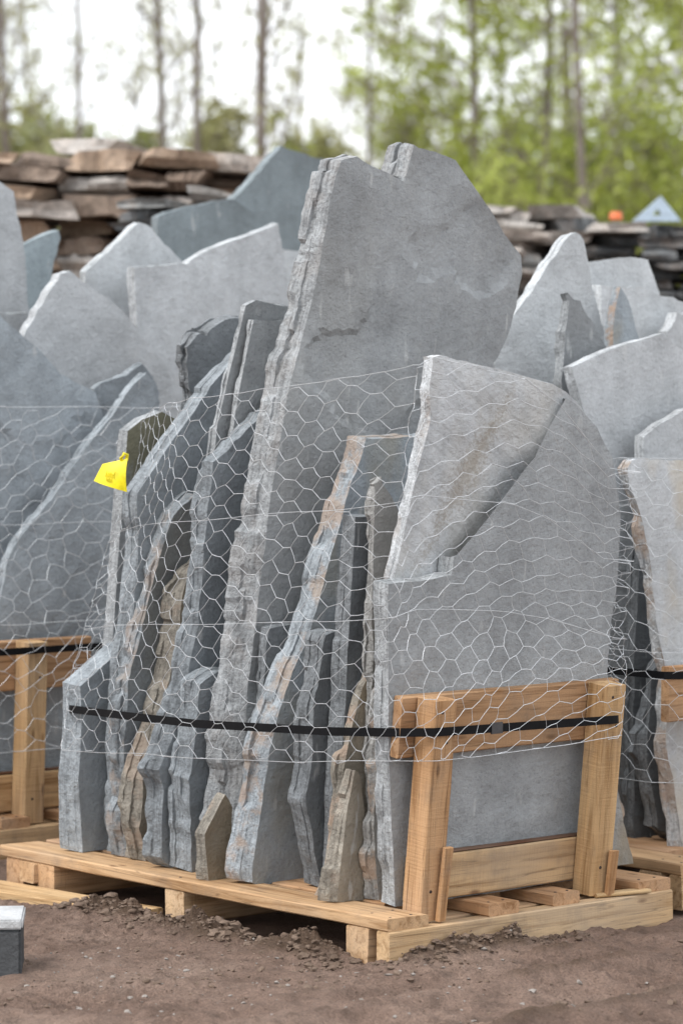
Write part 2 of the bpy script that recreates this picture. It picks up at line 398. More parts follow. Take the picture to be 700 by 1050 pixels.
def slab(label, px, u, th, col, stain=0, lean=6, flare=0, amp=.008, chip=.008, relief=1, fine=True, group=None, z0=DECK, name='stone_slab', parent=None, tint=1, cat='stone slab', yaw=0, under=0, face=None):
    SEED[0] += 1; seed = SEED[0]
    a = R(lean); e2 = Z*math.cos(a)-U*math.sin(a); dpt = U*math.cos(a)+Z*math.sin(a); e1 = V
    if yaw:
        q = Matrix.Rotation(R(yaw), 3, e2); e1 = q @ e1; dpt = q @ dpt
    O = W(u, 0, z0); P = []
    for (x, y) in px:
        h = on_plane(x, y, O, dpt)-O; P.append(Vector((h.dot(e1), max(0, h.dot(e2)))))
    a0 = sum(p.x for p in P)/len(P); P = [Vector((p.x-a0, p.y)) for p in P]
    zmin = min(p.y for p in P)
    st = .012 if fine else .03
    me = slab_mesh(P, th, seed, amp, flare, st, .022 if fine else .06, relief, chip, under)
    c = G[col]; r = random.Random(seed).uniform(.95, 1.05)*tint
    o = link(name, me, [face or M_FACE, M_EDGE], frame(O+e1*a0, e1, dpt, e2), parent=parent, color=(c[0]*r, c[1]*r, c[2]*r, stain), sharp=20)
    if parent is None: tag(o, label, cat, group)
    elif label: o['label'] = label
    return o
GM = 'slabs standing on the front pallet'
def ms(label, px, u, th, col, **k): return slab(label, px, u, th, col, group=GM, **k)
# --- front pallet, from the timber frame leftwards
s1 = ms('big light grey slab behind the timber frame, its upper corner split away', [(403, 594), (414, 545), (428, 480), (441, 432), (440, 398), (444, 366), (452, 364), (470, 370), (512, 378), (556, 392), (590, 414), (612, 438), (628, 470), (636, 530), (632, 600), (626, 640), (617, 760), (604, 1000), (402, 1000), (404, 760)],
        .200, .048, 'lt', stain=.3, chip=.005, amp=.004, tint=1.08, face=M_STREAK)
def s1_local(x, y):
    Mi = s1.matrix_basis.inverted(); d = Vector(s1.matrix_basis.col[1][:3]); return Mi @ on_plane(x, y, W(.2, 0, DECK), d)
k_ = M_STREAK.node_tree.nodes['streak']; qa, qb = s1_local(502, 440), s1_local(452, 535); k_.inputs['Location'].default_value = (qa+qb)/2
k_.inputs['Rotation'].default_value = (0, math.atan2(qa.x-qb.x, qa.z-qb.z), 0)
qa, qb = s1_local(470, 585), s1_local(532, 490); xa, xb, xc, zl = s1_local(505, 440).x, s1_local(560, 440).x, s1_local(600, 440).x, s1_local(540, 500).z
for v in s1.data.vertices:                                    # the break dips into the stone along the notch
    if v.co.y < .02:
        p2 = Vector((v.co.x, v.co.z)); a2 = Vector((qa.x, qa.z)); d2 = Vector((qb.x, qb.z))-a2; t2 = max(0, min(1, (p2-a2).dot(d2)/d2.dot(d2)))
        t3 = max(0, min(1, (v.co.x-xa)/(xb-xa))); t3 *= max(0, min(1, (xc-v.co.x)/(xc-xb)))*max(0, min(1, (v.co.z-zl)/.12)); v.co.y -= .046*t3*t3*(3-2*t3)                # and comes up flush with the front layer at upper right
        v.co.y += .036*math.exp(-((p2-a2-d2*t2).length/.05)**2)*(1-.6*t2)
slab('grey front layer of the slab, broken off along a diagonal', [(398, 599), (430, 596), (463, 590), (465, 572), (492, 541), (520, 505), (548, 469), (562, 440), (580, 408), (590, 414), (612, 438), (628, 470), (636, 530), (632, 600), (626, 640), (617, 760), (604, 1000), (400, 1000), (398, 760)],
     .132, .064, 'grey', chip=.004, amp=.003, name='split_layer', parent=s1, relief=.7, under=.07)
ms('slab with rust-red lower edge just left of the timber frame', [(396, 640), (392, 690), (387, 760), (384, 840), (383, 1000), (640, 1000), (600, 640), (480, 610), (420, 600)], .252, .036, 'warm', stain=1, flare=.03, chip=.012)
ms('small buff wedge of stone with pale edge at the deck front', [(364, 790), (369, 796), (374, 840), (372, 1000), (347, 1000), (346, 925), (350, 880), (358, 820)], .295, .04, 'brown', stain=.3, flare=.045, chip=.006, amp=.004)
ms('rough grey slab with pointed top beside the split slab', [(383, 496), (391, 488), (402, 510), (412, 530), (560, 560), (600, 1000), (380, 1000), (384, 800), (381, 640)], .345, .035, 'warm', flare=.01, relief=1.6, tint=.85)
ms('thin slab with rust-brown broken edge behind the buff wedge', [(372, 704), (380, 690), (440, 690), (600, 700), (590, 1000), (334, 1000), (337, 925), (346, 840), (352, 790), (362, 740)], .39, .035, 'brown', stain=1, flare=.03, chip=.012)
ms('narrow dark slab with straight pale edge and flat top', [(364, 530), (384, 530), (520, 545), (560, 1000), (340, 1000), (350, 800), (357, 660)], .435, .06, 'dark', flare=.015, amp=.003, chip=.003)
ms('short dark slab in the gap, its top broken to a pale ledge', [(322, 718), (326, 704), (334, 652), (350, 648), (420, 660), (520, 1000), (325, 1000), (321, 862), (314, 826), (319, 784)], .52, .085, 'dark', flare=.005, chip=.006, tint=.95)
ms('tall blue-grey slab with orange-speckled edge and square top', [(375, 449), (440, 447), (520, 460), (560, 700), (560, 1000), (258, 1000), (259, 905), (268, 830), (276, 770), (290, 720), (310, 668), (332, 600), (348, 540), (362, 490)],
   .72, .085, 'blue', stain=.75, flare=.035, chip=.008, relief=.5)
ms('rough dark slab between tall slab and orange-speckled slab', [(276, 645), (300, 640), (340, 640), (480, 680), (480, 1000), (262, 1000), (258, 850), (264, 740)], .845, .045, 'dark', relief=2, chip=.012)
ms('little brown wedge of stone with pale sloping top at the deck edge', [(210, 856), (231, 815), (238, 828), (236, 870), (234, 1000), (214, 1000), (214, 905)], .868, .04, 'brown', stain=.6, tint=.8, flare=.02, chip=.004, amp=.003)
ms('tallest slab of all, with a notched top and chipped pale left edge', [(350, 164), (366, 160), (384, 171), (400, 178), (414, 186), (419, 170), (424, 148), (446, 155), (467, 164), (480, 183), (497, 207), (517, 240), (534, 262), (535, 282), (529, 315), (520, 345), (506, 372), (520, 600), (520, 1000), (255, 1000), (243, 845), (250, 780), (254, 700), (262, 640), (272, 560), (279, 500), (289, 440), (298, 390), (308, 350), (322, 297), (331, 247), (338, 205), (345, 178)],
   .92, .088, 'grey', stain=.12, flare=.10, chip=.013, amp=.005, relief=2.2, tint=.9)
ms('short slab with narrow edge standing at foot of the tallest slab', [(205, 702), (222, 690), (300, 690), (420, 720), (420, 1000), (190, 1000), (193, 800)], 1.035, .105, 'blue', flare=.01, chip=.008, tint=.74)  # low tint: darker bluestone, plus gap shade put into the colour
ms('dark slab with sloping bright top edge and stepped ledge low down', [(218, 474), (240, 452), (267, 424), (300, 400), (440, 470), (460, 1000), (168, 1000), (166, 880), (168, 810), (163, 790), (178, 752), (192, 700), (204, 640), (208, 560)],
   1.155, .055, 'blue', flare=.045, chip=.009, tint=.66)  # stone colour deepened further to carry the shade between slabs
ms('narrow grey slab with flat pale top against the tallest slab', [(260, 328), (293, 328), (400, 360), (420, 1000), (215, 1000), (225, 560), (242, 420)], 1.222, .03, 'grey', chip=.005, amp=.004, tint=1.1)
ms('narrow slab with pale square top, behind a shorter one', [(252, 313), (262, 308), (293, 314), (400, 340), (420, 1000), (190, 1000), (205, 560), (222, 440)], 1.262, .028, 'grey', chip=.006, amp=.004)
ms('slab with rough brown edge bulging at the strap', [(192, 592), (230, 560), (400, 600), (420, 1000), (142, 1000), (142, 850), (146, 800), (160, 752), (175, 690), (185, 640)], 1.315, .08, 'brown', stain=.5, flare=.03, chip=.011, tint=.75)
ms('grey slab with curved hooked top edge under the netting', [(200, 508), (240, 520), (400, 540), (420, 1000), (126, 1000), (127, 760), (131, 700), (146, 640), (162, 580), (178, 529)], 1.405, .072, 'blue', stain=.5, flare=.025, chip=.012, tint=.74)  # tint mixes the darker stone with painted shade of the gap
ms('blue-grey slab with long slanting pale edge below the jagged rock', [(240, 372), (262, 350), (400, 420), (420, 1000), (120, 1000), (122, 760), (136, 640), (143, 545), (141, 506), (170, 462), (212, 404)], 1.485, .06, 'blue', flare=.03, chip=.006, tint=.82)  # tint also takes in part of the gap shade
ms('slim low slab end wedged beside the corner slab', [(122, 748), (140, 744), (180, 760), (180, 1000), (118, 1000), (113, 840)], 1.55, .03, 'blue', flare=.012, chip=.006, tint=.9)
ms('smooth low slab with sloping shoulder at the left deck corner', [(126, 664), (150, 652), (165, 700), (152, 830), (140, 852), (122, 862), (112, 880), (104, 1000), (77, 1000), (80, 800), (84, 740), (82, 704)], 1.60, .085, 'blue', flare=.03, chip=.002, amp=.002, relief=.5, tint=1.0)
ms('leftmost slab with bright straight sawn edge and yellow tag', [(131, 442), (146, 430), (166, 422), (200, 440), (300, 480), (330, 1000), (96, 1000), (108, 760), (115, 660), (122, 560)], 1.70, .045, 'grey', stain=0, face=M_ALGAE, flare=.012, chip=.0015, amp=.0015)
ms('jagged dark rock top sticking up behind the slanting slab', [(193, 364), (197, 350), (212, 345), (228, 330), (242, 326), (260, 335), (300, 380), (330, 1000), (190, 1000), (196, 600), (200, 405)], 1.76, .07, 'dark', flare=.02, chip=.02, amp=.02, relief=3, tint=1.0)

# --- left pallet
GL = 'slabs standing on the left pallet'
def ls(label, px, u, th, col, **k): return slab(label, px, u, th, col, group=GL, **k)
ls('large grey slab under netting at left, long arris running diagonally', [(-60, 660), (0, 625), (11, 568), (54, 511), (94, 451), (131, 402), (150, 382), (158, 392), (165, 450), (175, 600), (175, 1000), (-60, 1000)], 2.62, .05, 'blue', lean=4, relief=1.3, tint=1.08)
ls('broad grey slab behind the diagonal one, at the left picture edge', [(-60, 300), (0, 322), (30, 350), (62, 384), (98, 402), (120, 470), (130, 1000), (-60, 1000)], 2.74, .05, 'blue', lean=4, relief=1.5, tint=1.2)
ls('small dark slab top with a curved lip, above the left netting', [(97, 398), (112, 390), (130, 385), (146, 373), (156, 386), (163, 404), (170, 1000), (60, 1000)], 2.86, .05, 'blue', lean=4, chip=.012, tint=.85)
# --- slabs behind, left of the tallest slab
GC = 'blurred slabs behind the front pallet on the left'
def cs(label, px, u, th, col, **k): return slab(label, px, u, th, col, group=GC, fine=False, lean=k.pop('lean', 3), amp=k.pop('amp', .010), chip=k.pop('chip', .006), **k)
cs('light grey slab with a blunt peak behind the yellow tag slab', [(24, 346), (44, 312), (62, 280), (72, 277), (84, 288), (112, 306), (140, 335), (170, 372), (200, 420), (220, 1000), (-10, 1000), (10, 500)], 3.0, .06, 'lt', tint=.94)
cs('light grey slab with rising straight top left of the tallest slab', [(138, 274), (160, 272), (192, 271), (225, 252), (285, 229), (291, 262), (294, 310), (330, 1000), (150, 1000), (146, 420), (140, 318)], 3.12, .05, 'lt', tint=1.0)
cs('pale pointed slab behind, with smooth bluish face', [(88, 278), (112, 258), (143, 228), (150, 230), (168, 250), (190, 270), (230, 400), (240, 1000), (60, 1000)], 3.38, .05, 'pale', tint=.95)
cs('pale sliver of slab just left of the tallest slab', [(286, 254), (312, 256), (330, 300), (340, 1000), (270, 1000)], 3.3, .04, 'pale')
cs('tall grey slab cut by the left picture edge', [(-50, 200), (-20, 180), (0, 186), (14, 196), (22, 240), (30, 318), (40, 1000), (-50, 1000)], 3.62, .06, 'lt', tint=.9)
cs('greenish slab leaning behind the slab at the left edge', [(22, 252), (60, 236), (62, 244), (52, 290), (44, 325), (40, 1000), (0, 1000)], 3.8, .04, 'green', tint=1.25)
cs('small flat grey slab top low at the left edge', [(-30, 320), (28, 320), (32, 345), (34, 1000), (-30, 1000)], 3.5, .05, 'grey')
cs('dark blue-green slab with sloping shoulder behind the pale ones', [(162, 222), (200, 210), (240, 204), (262, 220), (275, 1000), (150, 1000), (160, 300)], 4.3, .05, 'green', tint=.92)
cs('big dark blue-green peaked slab behind the tallest slab', [(238, 206), (262, 178), (288, 149), (318, 160), (352, 168), (380, 1000), (230, 1000)], 4.42, .05, 'green', tint=.98)
# --- pallet behind on the right
GB = 'slabs on the pallet behind on the right'
def bs(label, px, u, th, col, **k): return slab(label, px, u, th, col, group=GB, fine=False, lean=k.pop('lean', 0), amp=k.pop('amp', .010), chip=k.pop('chip', .007), **k)
bs('light slab with rust-brown broken edge right of the timber frame', [(643, 480), (648, 472), (700, 472), (780, 480), (780, 1000), (700, 1000), (684, 770), (682, 690), (668, 600), (660, 540)], .40, .045, 'lt', stain=.8, flare=.035, chip=.014)
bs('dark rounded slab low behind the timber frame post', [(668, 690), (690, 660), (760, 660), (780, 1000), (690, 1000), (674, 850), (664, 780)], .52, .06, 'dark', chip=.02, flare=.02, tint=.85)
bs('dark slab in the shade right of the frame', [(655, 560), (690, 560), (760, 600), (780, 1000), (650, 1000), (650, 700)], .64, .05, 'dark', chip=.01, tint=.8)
bs('light slab overlapping lower right at the picture edge', [(660, 448), (700, 420), (780, 400), (800, 1000), (670, 1000)], .72, .04, 'lt')
bs('light grey slab with white straight top edge at right', [(586, 376), (620, 361), (680, 341), (690, 352), (740, 380), (760, 1000), (600, 1000), (604, 440)], .84, .05, 'lt', chip=.004, amp=.004)
bs('dark triangular slab top in front of the pale pointed slab', [(575, 390), (579, 340), (582, 300), (595, 308), (608, 330), (624, 360), (640, 1000), (580, 1000)], .97, .04, 'grey', flare=.03, tint=.8)
bs('slender slab tip with brown-stained edge at right', [(630, 320), (636, 294), (644, 308), (656, 350), (670, 1000), (620, 1000)], 1.1, .035, 'blue', stain=1, flare=.03)
bs('pale blue-grey pointed slab right of the tallest slab', [(507, 370), (514, 340), (530, 318), (545, 300), (562, 270), (576, 250), (590, 238), (598, 246), (606, 290), (616, 330), (626, 360), (650, 1000), (520, 1000), (512, 420)], 1.2, .05, 'pale', tint=.9)
bs('pale wide slab top behind the slender tip', [(616, 292), (650, 294), (690, 304), (720, 310), (740, 1000), (620, 1000)], 1.42, .05, 'pale', tint=.95)
bs('pale flat-topped slab far behind on the right', [(604, 268), (640, 264), (664, 266), (676, 300), (690, 1000), (596, 1000)], 1.62, .05, 'pale')
bs('pale slab end at the right picture edge', [(683, 340), (694, 320), (720, 318), (760, 1000), (660, 1000)], 1.3, .05, 'lt')

# ------------------------------------------------------------------ pallets
PINE = [(.50, .34, .215), (.53, .375, .245), (.45, .295, .185), (.55, .405, .275)]
BEAMS = {}
def beam(name, parent, o, x, y, z, dims, seed, col=None, label=None):
    """box from corner o along unit axes x (length), y, z; local x is the grain"""
    rng = random.Random(seed); L, A, B = dims; bm = bmesh.new()
    n = max(2, int(L/.12))
    me = bpy.data.meshes.new(name); g = .004
    prof = [(g, 0), (A-g, 0), (A, g), (A, B-g), (A-g, B), (g, B), (0, B-g), (0, g)]
    vs, fs = [], []; off = seed*2.3
    for i in range(n+1):
        t = i/n; s = 0 if 0 < i < n else .0
        for (p, q) in prof:
            jx = .003*noise.noise(Vector((t*L*3, p*9, q*9+off))) ; jy = .002*noise.noise(Vector((t*L*4, p*30+5, q*30+off)))
            vs.append((t*L+(jx*2 if i in (0, n) else 0), p+jy, q+jx*.6))
    for i in range(n):
        for k in range(8): a = i*8+k; c = i*8+(k+1) % 8; fs.append((a, c, c+8, a+8))
    fs.append(tuple(range(7, -1, -1))); fs.append(tuple(n*8+k for k in range(8)))
    me = mesh(name, vs, fs); c = col or rng.choice(PINE); k = rng.uniform(.93, 1.06)
    ob = link(name, me, M_WOOD, frame(o, x, y, z), parent=parent, color=(c[0]*k, c[1]*k, c[2]*k, 1), sharp=30)
    if label: ob['label'] = label
    return ob
M_NAIL = plain('rusty_nail', (.06, .045, .04), .6, .5)
NAIL = []
def nail(parent, p, d):
    if not NAIL:
        bm = bmesh.new(); bmesh.ops.create_cone(bm, cap_ends=True, segments=8, radius1=.0055, radius2=.004, depth=.003); me = bpy.data.meshes.new('nail'); bm.to_mesh(me); bm.free(); NAIL.append(me)
    z = d.normalized(); x = z.orthogonal().normalized(); link('nail', NAIL[0], M_NAIL, frame(p, x, z.cross(x), z), parent=parent)
def pallet(label, u0, v0, ul=1.92, vl=1.185, lean=6, lower=True, posts=(.155, .86), seed=1, frame_=True, cleats=True, railv=(.10, 1.0), group='timber pallets'):
    e = empty('pallet', W(u0+ul/2, v0+vl/2)); tag(e, label, 'pallet', group)
    P = lambda u, v, z=0: W(u0+u, v0+v, z)
    k = seed*100
    # bearers (run along V)
    beam('bearer', e, P(-.03, 0, -.012), V, U, Z, (vl, .055, .112), k+1, (.57, .42, .27))
    for i, uu in enumerate((.062, .93, 1.62, 1.80)):
        if uu > ul-.1: continue
        beam('bearer', e, P(uu, .005 if i else .0, -.004), V, U, Z, (vl-.02, .095, .104), k+2+i)
    # deck boards (run along U); short ends show beside the posts
    vv = [(0, .155, -.025), (.40, .125, -.022), (.675, .115, -.012), (vl-.145, .145, -.02)]
    vv += [(.185, .185, .2), (.56, .1, .2), (.81, .2, .2)]  # unseen set-back boards, added to keep light from under the deck
    for i, (a, wd, set_) in enumerate(vv):
        beam('deck_board', e, P(ul-set_*0, a, .1005), -U, V*1, Z, (ul-set_, wd, .0365), k+10+i, None) if False else \
        beam('deck_board', e, P(set_, a+wd, .1005), U, -V, Z, (ul-set_, wd, .0365), k+10+i, (.47, .30, .185) if i else (.48, .33, .205))
    if frame_:
        a = R(lean); up = Z*math.cos(a)-U*math.sin(a); dp = U*math.cos(a)+Z*math.sin(a)
        for i, pv in enumerate(posts):
            beam('post', e, P(.012, pv, .1), up, V, -(up.cross(V))*-1, (.655, .085, .085), k+20+i, (.60, .40, .21)) if False else \
            beam('post', e, P(.012, pv, .105)+dp*.0, up, V, up.cross(V), (.655, .088, .08), k+20+i, (.49, .315, .185) if i == 0 else (.55, .385, .225))
            if cleats:
                q = P(-.012, pv+.052, .105)
                beam('cleat', e, q, (up*.99+V*.06).normalized(), V, up.cross(V), (.22 if i == 0 else .14, .034, .018), k+25+i, (.46, .285, .16))
        o = P(.012, railv[0], .105)+dp*.083
        L = railv[1]-railv[0]
        beam('rail', e, o+up*.475, V, dp, up, (L, .036, .18), k+30, (.42, .27, .165))
        if lower: beam('bark_edge', e, o+up*.1705+V*.10+dp*.004, V, dp, up, (L-.15, .026, .007), k+33, (.13, .065, .04))
        for pv in posts:
            for (zz, dv) in ((.62, .03), (.53, .055), (.09, .035)):
                q_ = P(.012, pv+dv, .105)+up*zz-dp*.0005; nail(e, q_, -dp)
        for a in (.03, .11): nail(e, P(.0, a, .1372), Z); nail(e, P(.09, a+.01, .1372), Z); nail(e, P(.98, a, .1372), Z)
        for a in (.43, .49, .71, .76, vl-.11, vl-.04): nail(e, P(.012, a, .1372), Z)
        if lower: beam('rail', e, o+up*.035+V*.09, V, dp, up, (L-.13, .036, .135), k+31, (.55, .395, .24))
    return e
pm = pallet('front pallet of pale sawn pine with leaning end frame, carrying the netted slabs', 0, 0, seed=1)
# skid board under the far left bearers and the loose splinter on the end bearer
beam('skid_board', pm, W(1.06, -.115, -.006), (U*.988-V*.09).normalized(), (V*.988+U*.09).normalized(), Z, (.9, .15, .036), 77, (.55, .40, .24))
beam('block', pm, W(1.71, -.012, .033), V, U, Z, (.3, .085, .066), 78)
sp_ = beam('wood_splinter', None, W(.0, .88, .103), (V*.97-U*.22).normalized(), (U*.97+V*.22).normalized(), Z, (.2, .04, .012), 79, (.72, .55, .34))
tag(sp_, 'loose pale wood splinter lying on the end bearer by the right post', 'splinter')
pl = pallet('left pallet of pine with one post and two rails showing under netting', 2.45, -.05, lean=3, posts=(.02, .52), seed=2, railv=(-.1, .86), cleats=False)
pr = pallet('pallet behind on the right, its deck end beyond the timber post', .16, 1.40, lean=0, posts=(.55, 1.02), seed=3, cleats=False, railv=(.07, 1.1), lower=False)
pc = pallet('pallet hidden behind on the left under the blurred light slabs', 2.55, 1.32, ul=1.6, seed=4, frame_=False)
pd = pallet('far pallet under the dark blue-green slabs', 4.2, 2.3, ul=.7, vl=1.5, seed=5, frame_=False)

# cut stone block, bottom left corner of the picture
o = on_plane(22, 1003, Vector((0, 0, 0)), Z)
bm = bmesh.new(); bmesh.ops.create_cube(bm, size=1)
for v in bm.verts: v.co = Vector(((v.co.x-.5)*.32, (v.co.y+.5)*.24, (v.co.z+.5)*.14))
bmesh.ops.bevel(bm, geom=bm.edges[:], offset=.008, segments=2, affect='EDGES')
bmesh.ops.subdivide_edges(bm, edges=bm.edges[:], cuts=2, use_grid_fill=True)
for v in bm.verts: v.co += Vector((noise.noise(v.co*14), noise.noise(v.co*14+Vector((4, 4, 4))), noise.noise(v.co*14+Vector((8, 8, 8)))))*.004
me = bpy.data.meshes.new('stone_block'); bm.to_mesh(me); bm.free()
ob = link('stone_block', me, [M_FACE], Matrix.Translation((o.x, o.y, -.004)) @ Matrix.Rotation(R(4), 4, 'Z'), color=(.085, .088, .092, 0), sharp=40)
tag(ob, 'dark grey cut stone block with pale slab lid at the lower left corner', 'stone block')
bm = bmesh.new(); bmesh.ops.create_cube(bm, size=1)
for v in bm.verts: v.co = Vector(((v.co.x-.5)*.325+.004, (v.co.y+.5)*.245-.004, (v.co.z+.5)*.028))
bmesh.ops.bevel(bm, geom=bm.edges[:], offset=.005, segments=2, affect='EDGES')
me = bpy.data.meshes.new('lid'); bm.to_mesh(me); bm.free()
link('lid', me, [M_FACE], Matrix.Translation((o.x, o.y, .1365)) @ Matrix.Rotation(R(4), 4, 'Z'), parent=ob, color=(.5, .505, .51, 0), sharp=40)

# ------------------------------------------------------------------ wire netting, straps, tag
def path_eval(pts):
    P = [Vector(p) for p in pts]; cum = [0]
    for a, c in zip(P, P[1:]): cum.append(cum[-1]+(c-a).length)
    def f(s):
        s = max(0, min(cum[-1], s))
        for i in range(len(P)-1):
            if s <= cum[i+1] or i == len(P)-2:
                t = (s-cum[i])/max(1e-6, cum[i+1]-cum[i]); return P[i].lerp(P[i+1], t), (P[i+1]-P[i]).normalized()
    return f, cum[-1], cum
def interp(x, tab):
    for (a, p), (c, q) in zip(tab, tab[1:]):
        if x <= c: return p+(q-p)*max(0, min(1, (x-a)/(c-a)))
    return tab[-1][1]
def tubes(name, segs, sides=4):
    vs, fs = [], []
    for pts, r in segs:
        o = len(vs); n = len(pts)
        for i, p in enumerate(pts):
            d = (pts[min(i+1, n-1)]-pts[max(i-1, 0)]).normalized(); a = d.cross(Vector((.31, .2, .93))).normalized(); b = d.cross(a)
            for k in range(sides):
                t = 2*math.pi*k/sides; vs.append(p+(a*math.cos(t)+b*math.sin(t))*r)
        for i in range(n-1):
            for k in range(sides): fs.append((o+i*sides+k, o+i*sides+(k+1) % sides, o+(i+1)*sides+(k+1) % sides, o+(i+1)*sides+k))
    return mesh(name, vs, fs)
def netting(label, fn, length, cw, ch, rows, seed, r=.00074, lines=(0, .37, .66, 1), shear=None, mess=1.0, base=None):
    """fn(s, t) -> world point; flat-topped hexagons, twists run along the roll"""
    rng = random.Random(seed); segs = []; H = 1.0/rows
    ncol = int(length/cw)+1
    cache = {}
    def pt(c, k, side):
        # lattice vertex: column c, half-row k; side -1/+1 = left/right end of a twist
        key = (c, k, side)
        if key not in cache:
            s = c*cw+side*cw*.27; t = k*H*.5
            if shear: s += shear(s)*(t-.5)
            q = Vector((s*2.3, t*4, seed)); 
            s2 = s+mess*(.018*noise.noise(q*1.3)+rng.uniform(-.006, .006)); t2 = t+mess*(.014*noise.noise(q*1.7+Vector((7, 7, 7)))+rng.uniform(-.005, .005))
            cache[key] = fn(max(0, min(length, s2)), max(0, min(1, t2)))
        return cache[key]
    for c in range(ncol+1):
        for k in range(0, 2*rows+1):
            if (k+c) % 2: continue
            a, b = pt(c, k, -1), pt(c, k, 1)
            mid = (a+b)/2+Vector((rng.uniform(-1, 1), rng.uniform(-1, 1), rng.uniform(-1, 1)))*.0015
            segs.append(([a, mid, b], r*1.35))
            if c < ncol:
                for dk in (-1, 1):
                    if 0 <= k+dk <= 2*rows:
                        e = pt(c+1, k+dk, -1); m_ = (b+e)/2+Vector((rng.uniform(-1, 1), rng.uniform(-1, 1), rng.uniform(-1, 1)))*.003
                        segs.append(([b, m_, e], r))
    root = empty('wire_netting', base if base is not None else fn(length/2, 0)); tag(root, label, 'wire netting', 'wire netting wrapped round the slabs')
    link('hexagon_mesh', tubes('hexagon_mesh', segs), M_WIRE, parent=root, sharp=80)
    for t in lines:
        pts = []
        k = int(length/.05)
        for i in range(k+1):
            s = length*i/k; pts.append(fn(s, max(0, min(1, t+.012*noise.noise(Vector((s*2, t*9, seed+3)))))))
        link('line_wire', tubes('line_wire', [(pts, r*1.25)]), M_WIRE, parent=root, sharp=80)
    return root
TL = math.tan(R(6))
f1, L1, cum1 = path_eval([(1.79, .75, 0), (1.715, .085, 0), (1.65, .03, 0), (1.0, -.035, 0), (.30, -.03, 0), (.10, .05, 0), (-.015, .14, 0), (-.03, .3, 0), (-.03, .90, 0), (.05, .98, 0), (.5, 1.06, 0)])
sa, sb, sc, sd_, se_ = cum1[1], cum1[3], cum1[6], cum1[8], cum1[9]
ztop = [(0, 1.5), (sa, 1.53), (cum1[2]+.2, 1.60), (sb, 1.63), (cum1[4], 1.69), (sc, 1.745), (sc+.35, 1.70), (sd_-.25, 1.62), (sd_, 1.42), (L1, 1.35)]
zbot = [(0, .47), (sa, .475), (sb, .52), (cum1[4], .565), (sc, .585), (sd_, .60), (L1, .58)]
def net_main(s, t):
    p, d = f1(s); zz = interp(s, zbot); zz = zz+(interp(s, ztop)-zz)*t
    u = p.x-TL*(zz-DECK); v = p.y
    right = max(0, min(1, (s-cum1[5])/.15))
    if right > 0:                                              # drapes from the frame back onto the slab face above it
        k = max(0, min(1, (zz-.78)/.25)); k = k*k*(3-2*k); u += right*k*.135*max(0, min(1, (se_-s)/.08))
    else: v += .03*max(0, min(1, (zz-.7)/.6))
    left = 1-right
    lw = max(0, min(1, 1-(s-cum1[2])/.55)); v += lw*.21*max(0, min(1, (zz-.68)/.75))
    q = Vector((s*2.1, zz*2.6, 3)); b = noise.noise(q)*.018*left+abs(noise.noise(q*2.3))*.006
    nn = Vector((d.y, -d.x, 0))
    if nn.dot(Vector((.5, .5, 0))) > 0: nn = -nn
    u += nn.x*b; v += nn.y*b
    if t > .9: zz += .012*noise.noise(Vector((s*9, 1, 1)))
    return W(u, v, zz)
netting('galvanised hexagonal netting wrapped round the slabs on the front pallet', net_main, L1, .078, .078, 16, 3,
        shear=lambda s: .8*max(0, min(1, (s-sc+.25)/.8)))
fl, LL, cuml = path_eval([(2.40, -.25, 0), (2.40, 1.22, 0), (2.6, 1.32, 0)])
def net_left(s, t):
    p, d = fl(s); zz = .38+(1.605-.38)*t+.02*noise.noise(Vector((s*3, 2, 2)))
    b = .03*noise.noise(Vector((s*2.6, zz*3, 11)))+.02*noise.noise(Vector((s*7, zz*6, 4)))
    k = max(0, min(1, (zz-.8)/.3))
    return W(p.x-abs(b)+.10*k-math.tan(R(3.6))*(zz-.1), p.y, zz)
netting('crumpled hexagonal netting over the slabs of the left pallet', net_left, LL, .075, .075, 16, 9, mess=2.4, shear=lambda s: .25)
fr, LR, cumr = path_eval([(1.3, 1.36, 0), (.2, 1.34, 0), (.12, 1.42, 0), (.12, 2.3, 0)])
def net_right(s, t):
    p, d = fr(s); zz = .40+(1.44-.40)*t
    b = .02*noise.noise(Vector((s*2.6, zz*3, 31)))
    return W(p.x, p.y-abs(b), zz)
netting('hexagonal netting round the pallet behind on the right', net_right, LR, .08, .078, 13, 12, mess=1.5, lines=(0, .4, 1))

def strap(label, fn, length, w=.025):
    n = int(length/.025); vs, fs = [], []
    for i in range(n+1):
        s = length*i/n; c, d = fn(s); nn = d.cross(Z).normalized(); 
        for (a, b) in ((-1, -1), (1, -1), (1, 1), (-1, 1)): vs.append(c+nn*(a*.0012)+Z*(b*w/2))
    for i in range(n):
        for k in range(4): a = i*4+k; c = i*4+(k+1) % 4; fs.append((a, c, c+4, a+4))
    fs.append((3, 2, 1, 0)); fs.append(tuple(n*4+k for k in range(4)))
    o = link('strapping_band', mesh('strapping_band', vs, fs), M_STRAP, sharp=40); tag(o, label, 'strap', 'black straps round the pallets'); return o
def strap_fn(pts, zt, lean, f0=None):
    f, L, cum = path_eval(pts); tz = [(c, z) for c, z in zip(cum, zt)]
    def fn(s):
        p, _ = f(s); z = interp(s, tz); q, _2 = f(min(L, s+.01)); p0, _3 = f(max(0, s-.01))
        g_ = lambda a: W(a.x-math.tan(R(lean))*(z-.137), a.y, z)
        return g_(p), (g_(q)-g_(p0)).normalized()
    return fn, L
fn, L = strap_fn([(1.80, .6, 0), (1.69, .085, 0), (1.64, .045, 0), (1.2, .01, 0), (.9, .0, 0), (.30, .02, 0), (.12, .09, 0), (.0, .145, 0), (.0, .91, 0), (.05, .98, 0), (.3, 1.06, 0)],
                 [.60, .612, .617, .625, .63, .655, .662, .668, .653, .65, .65], 6)
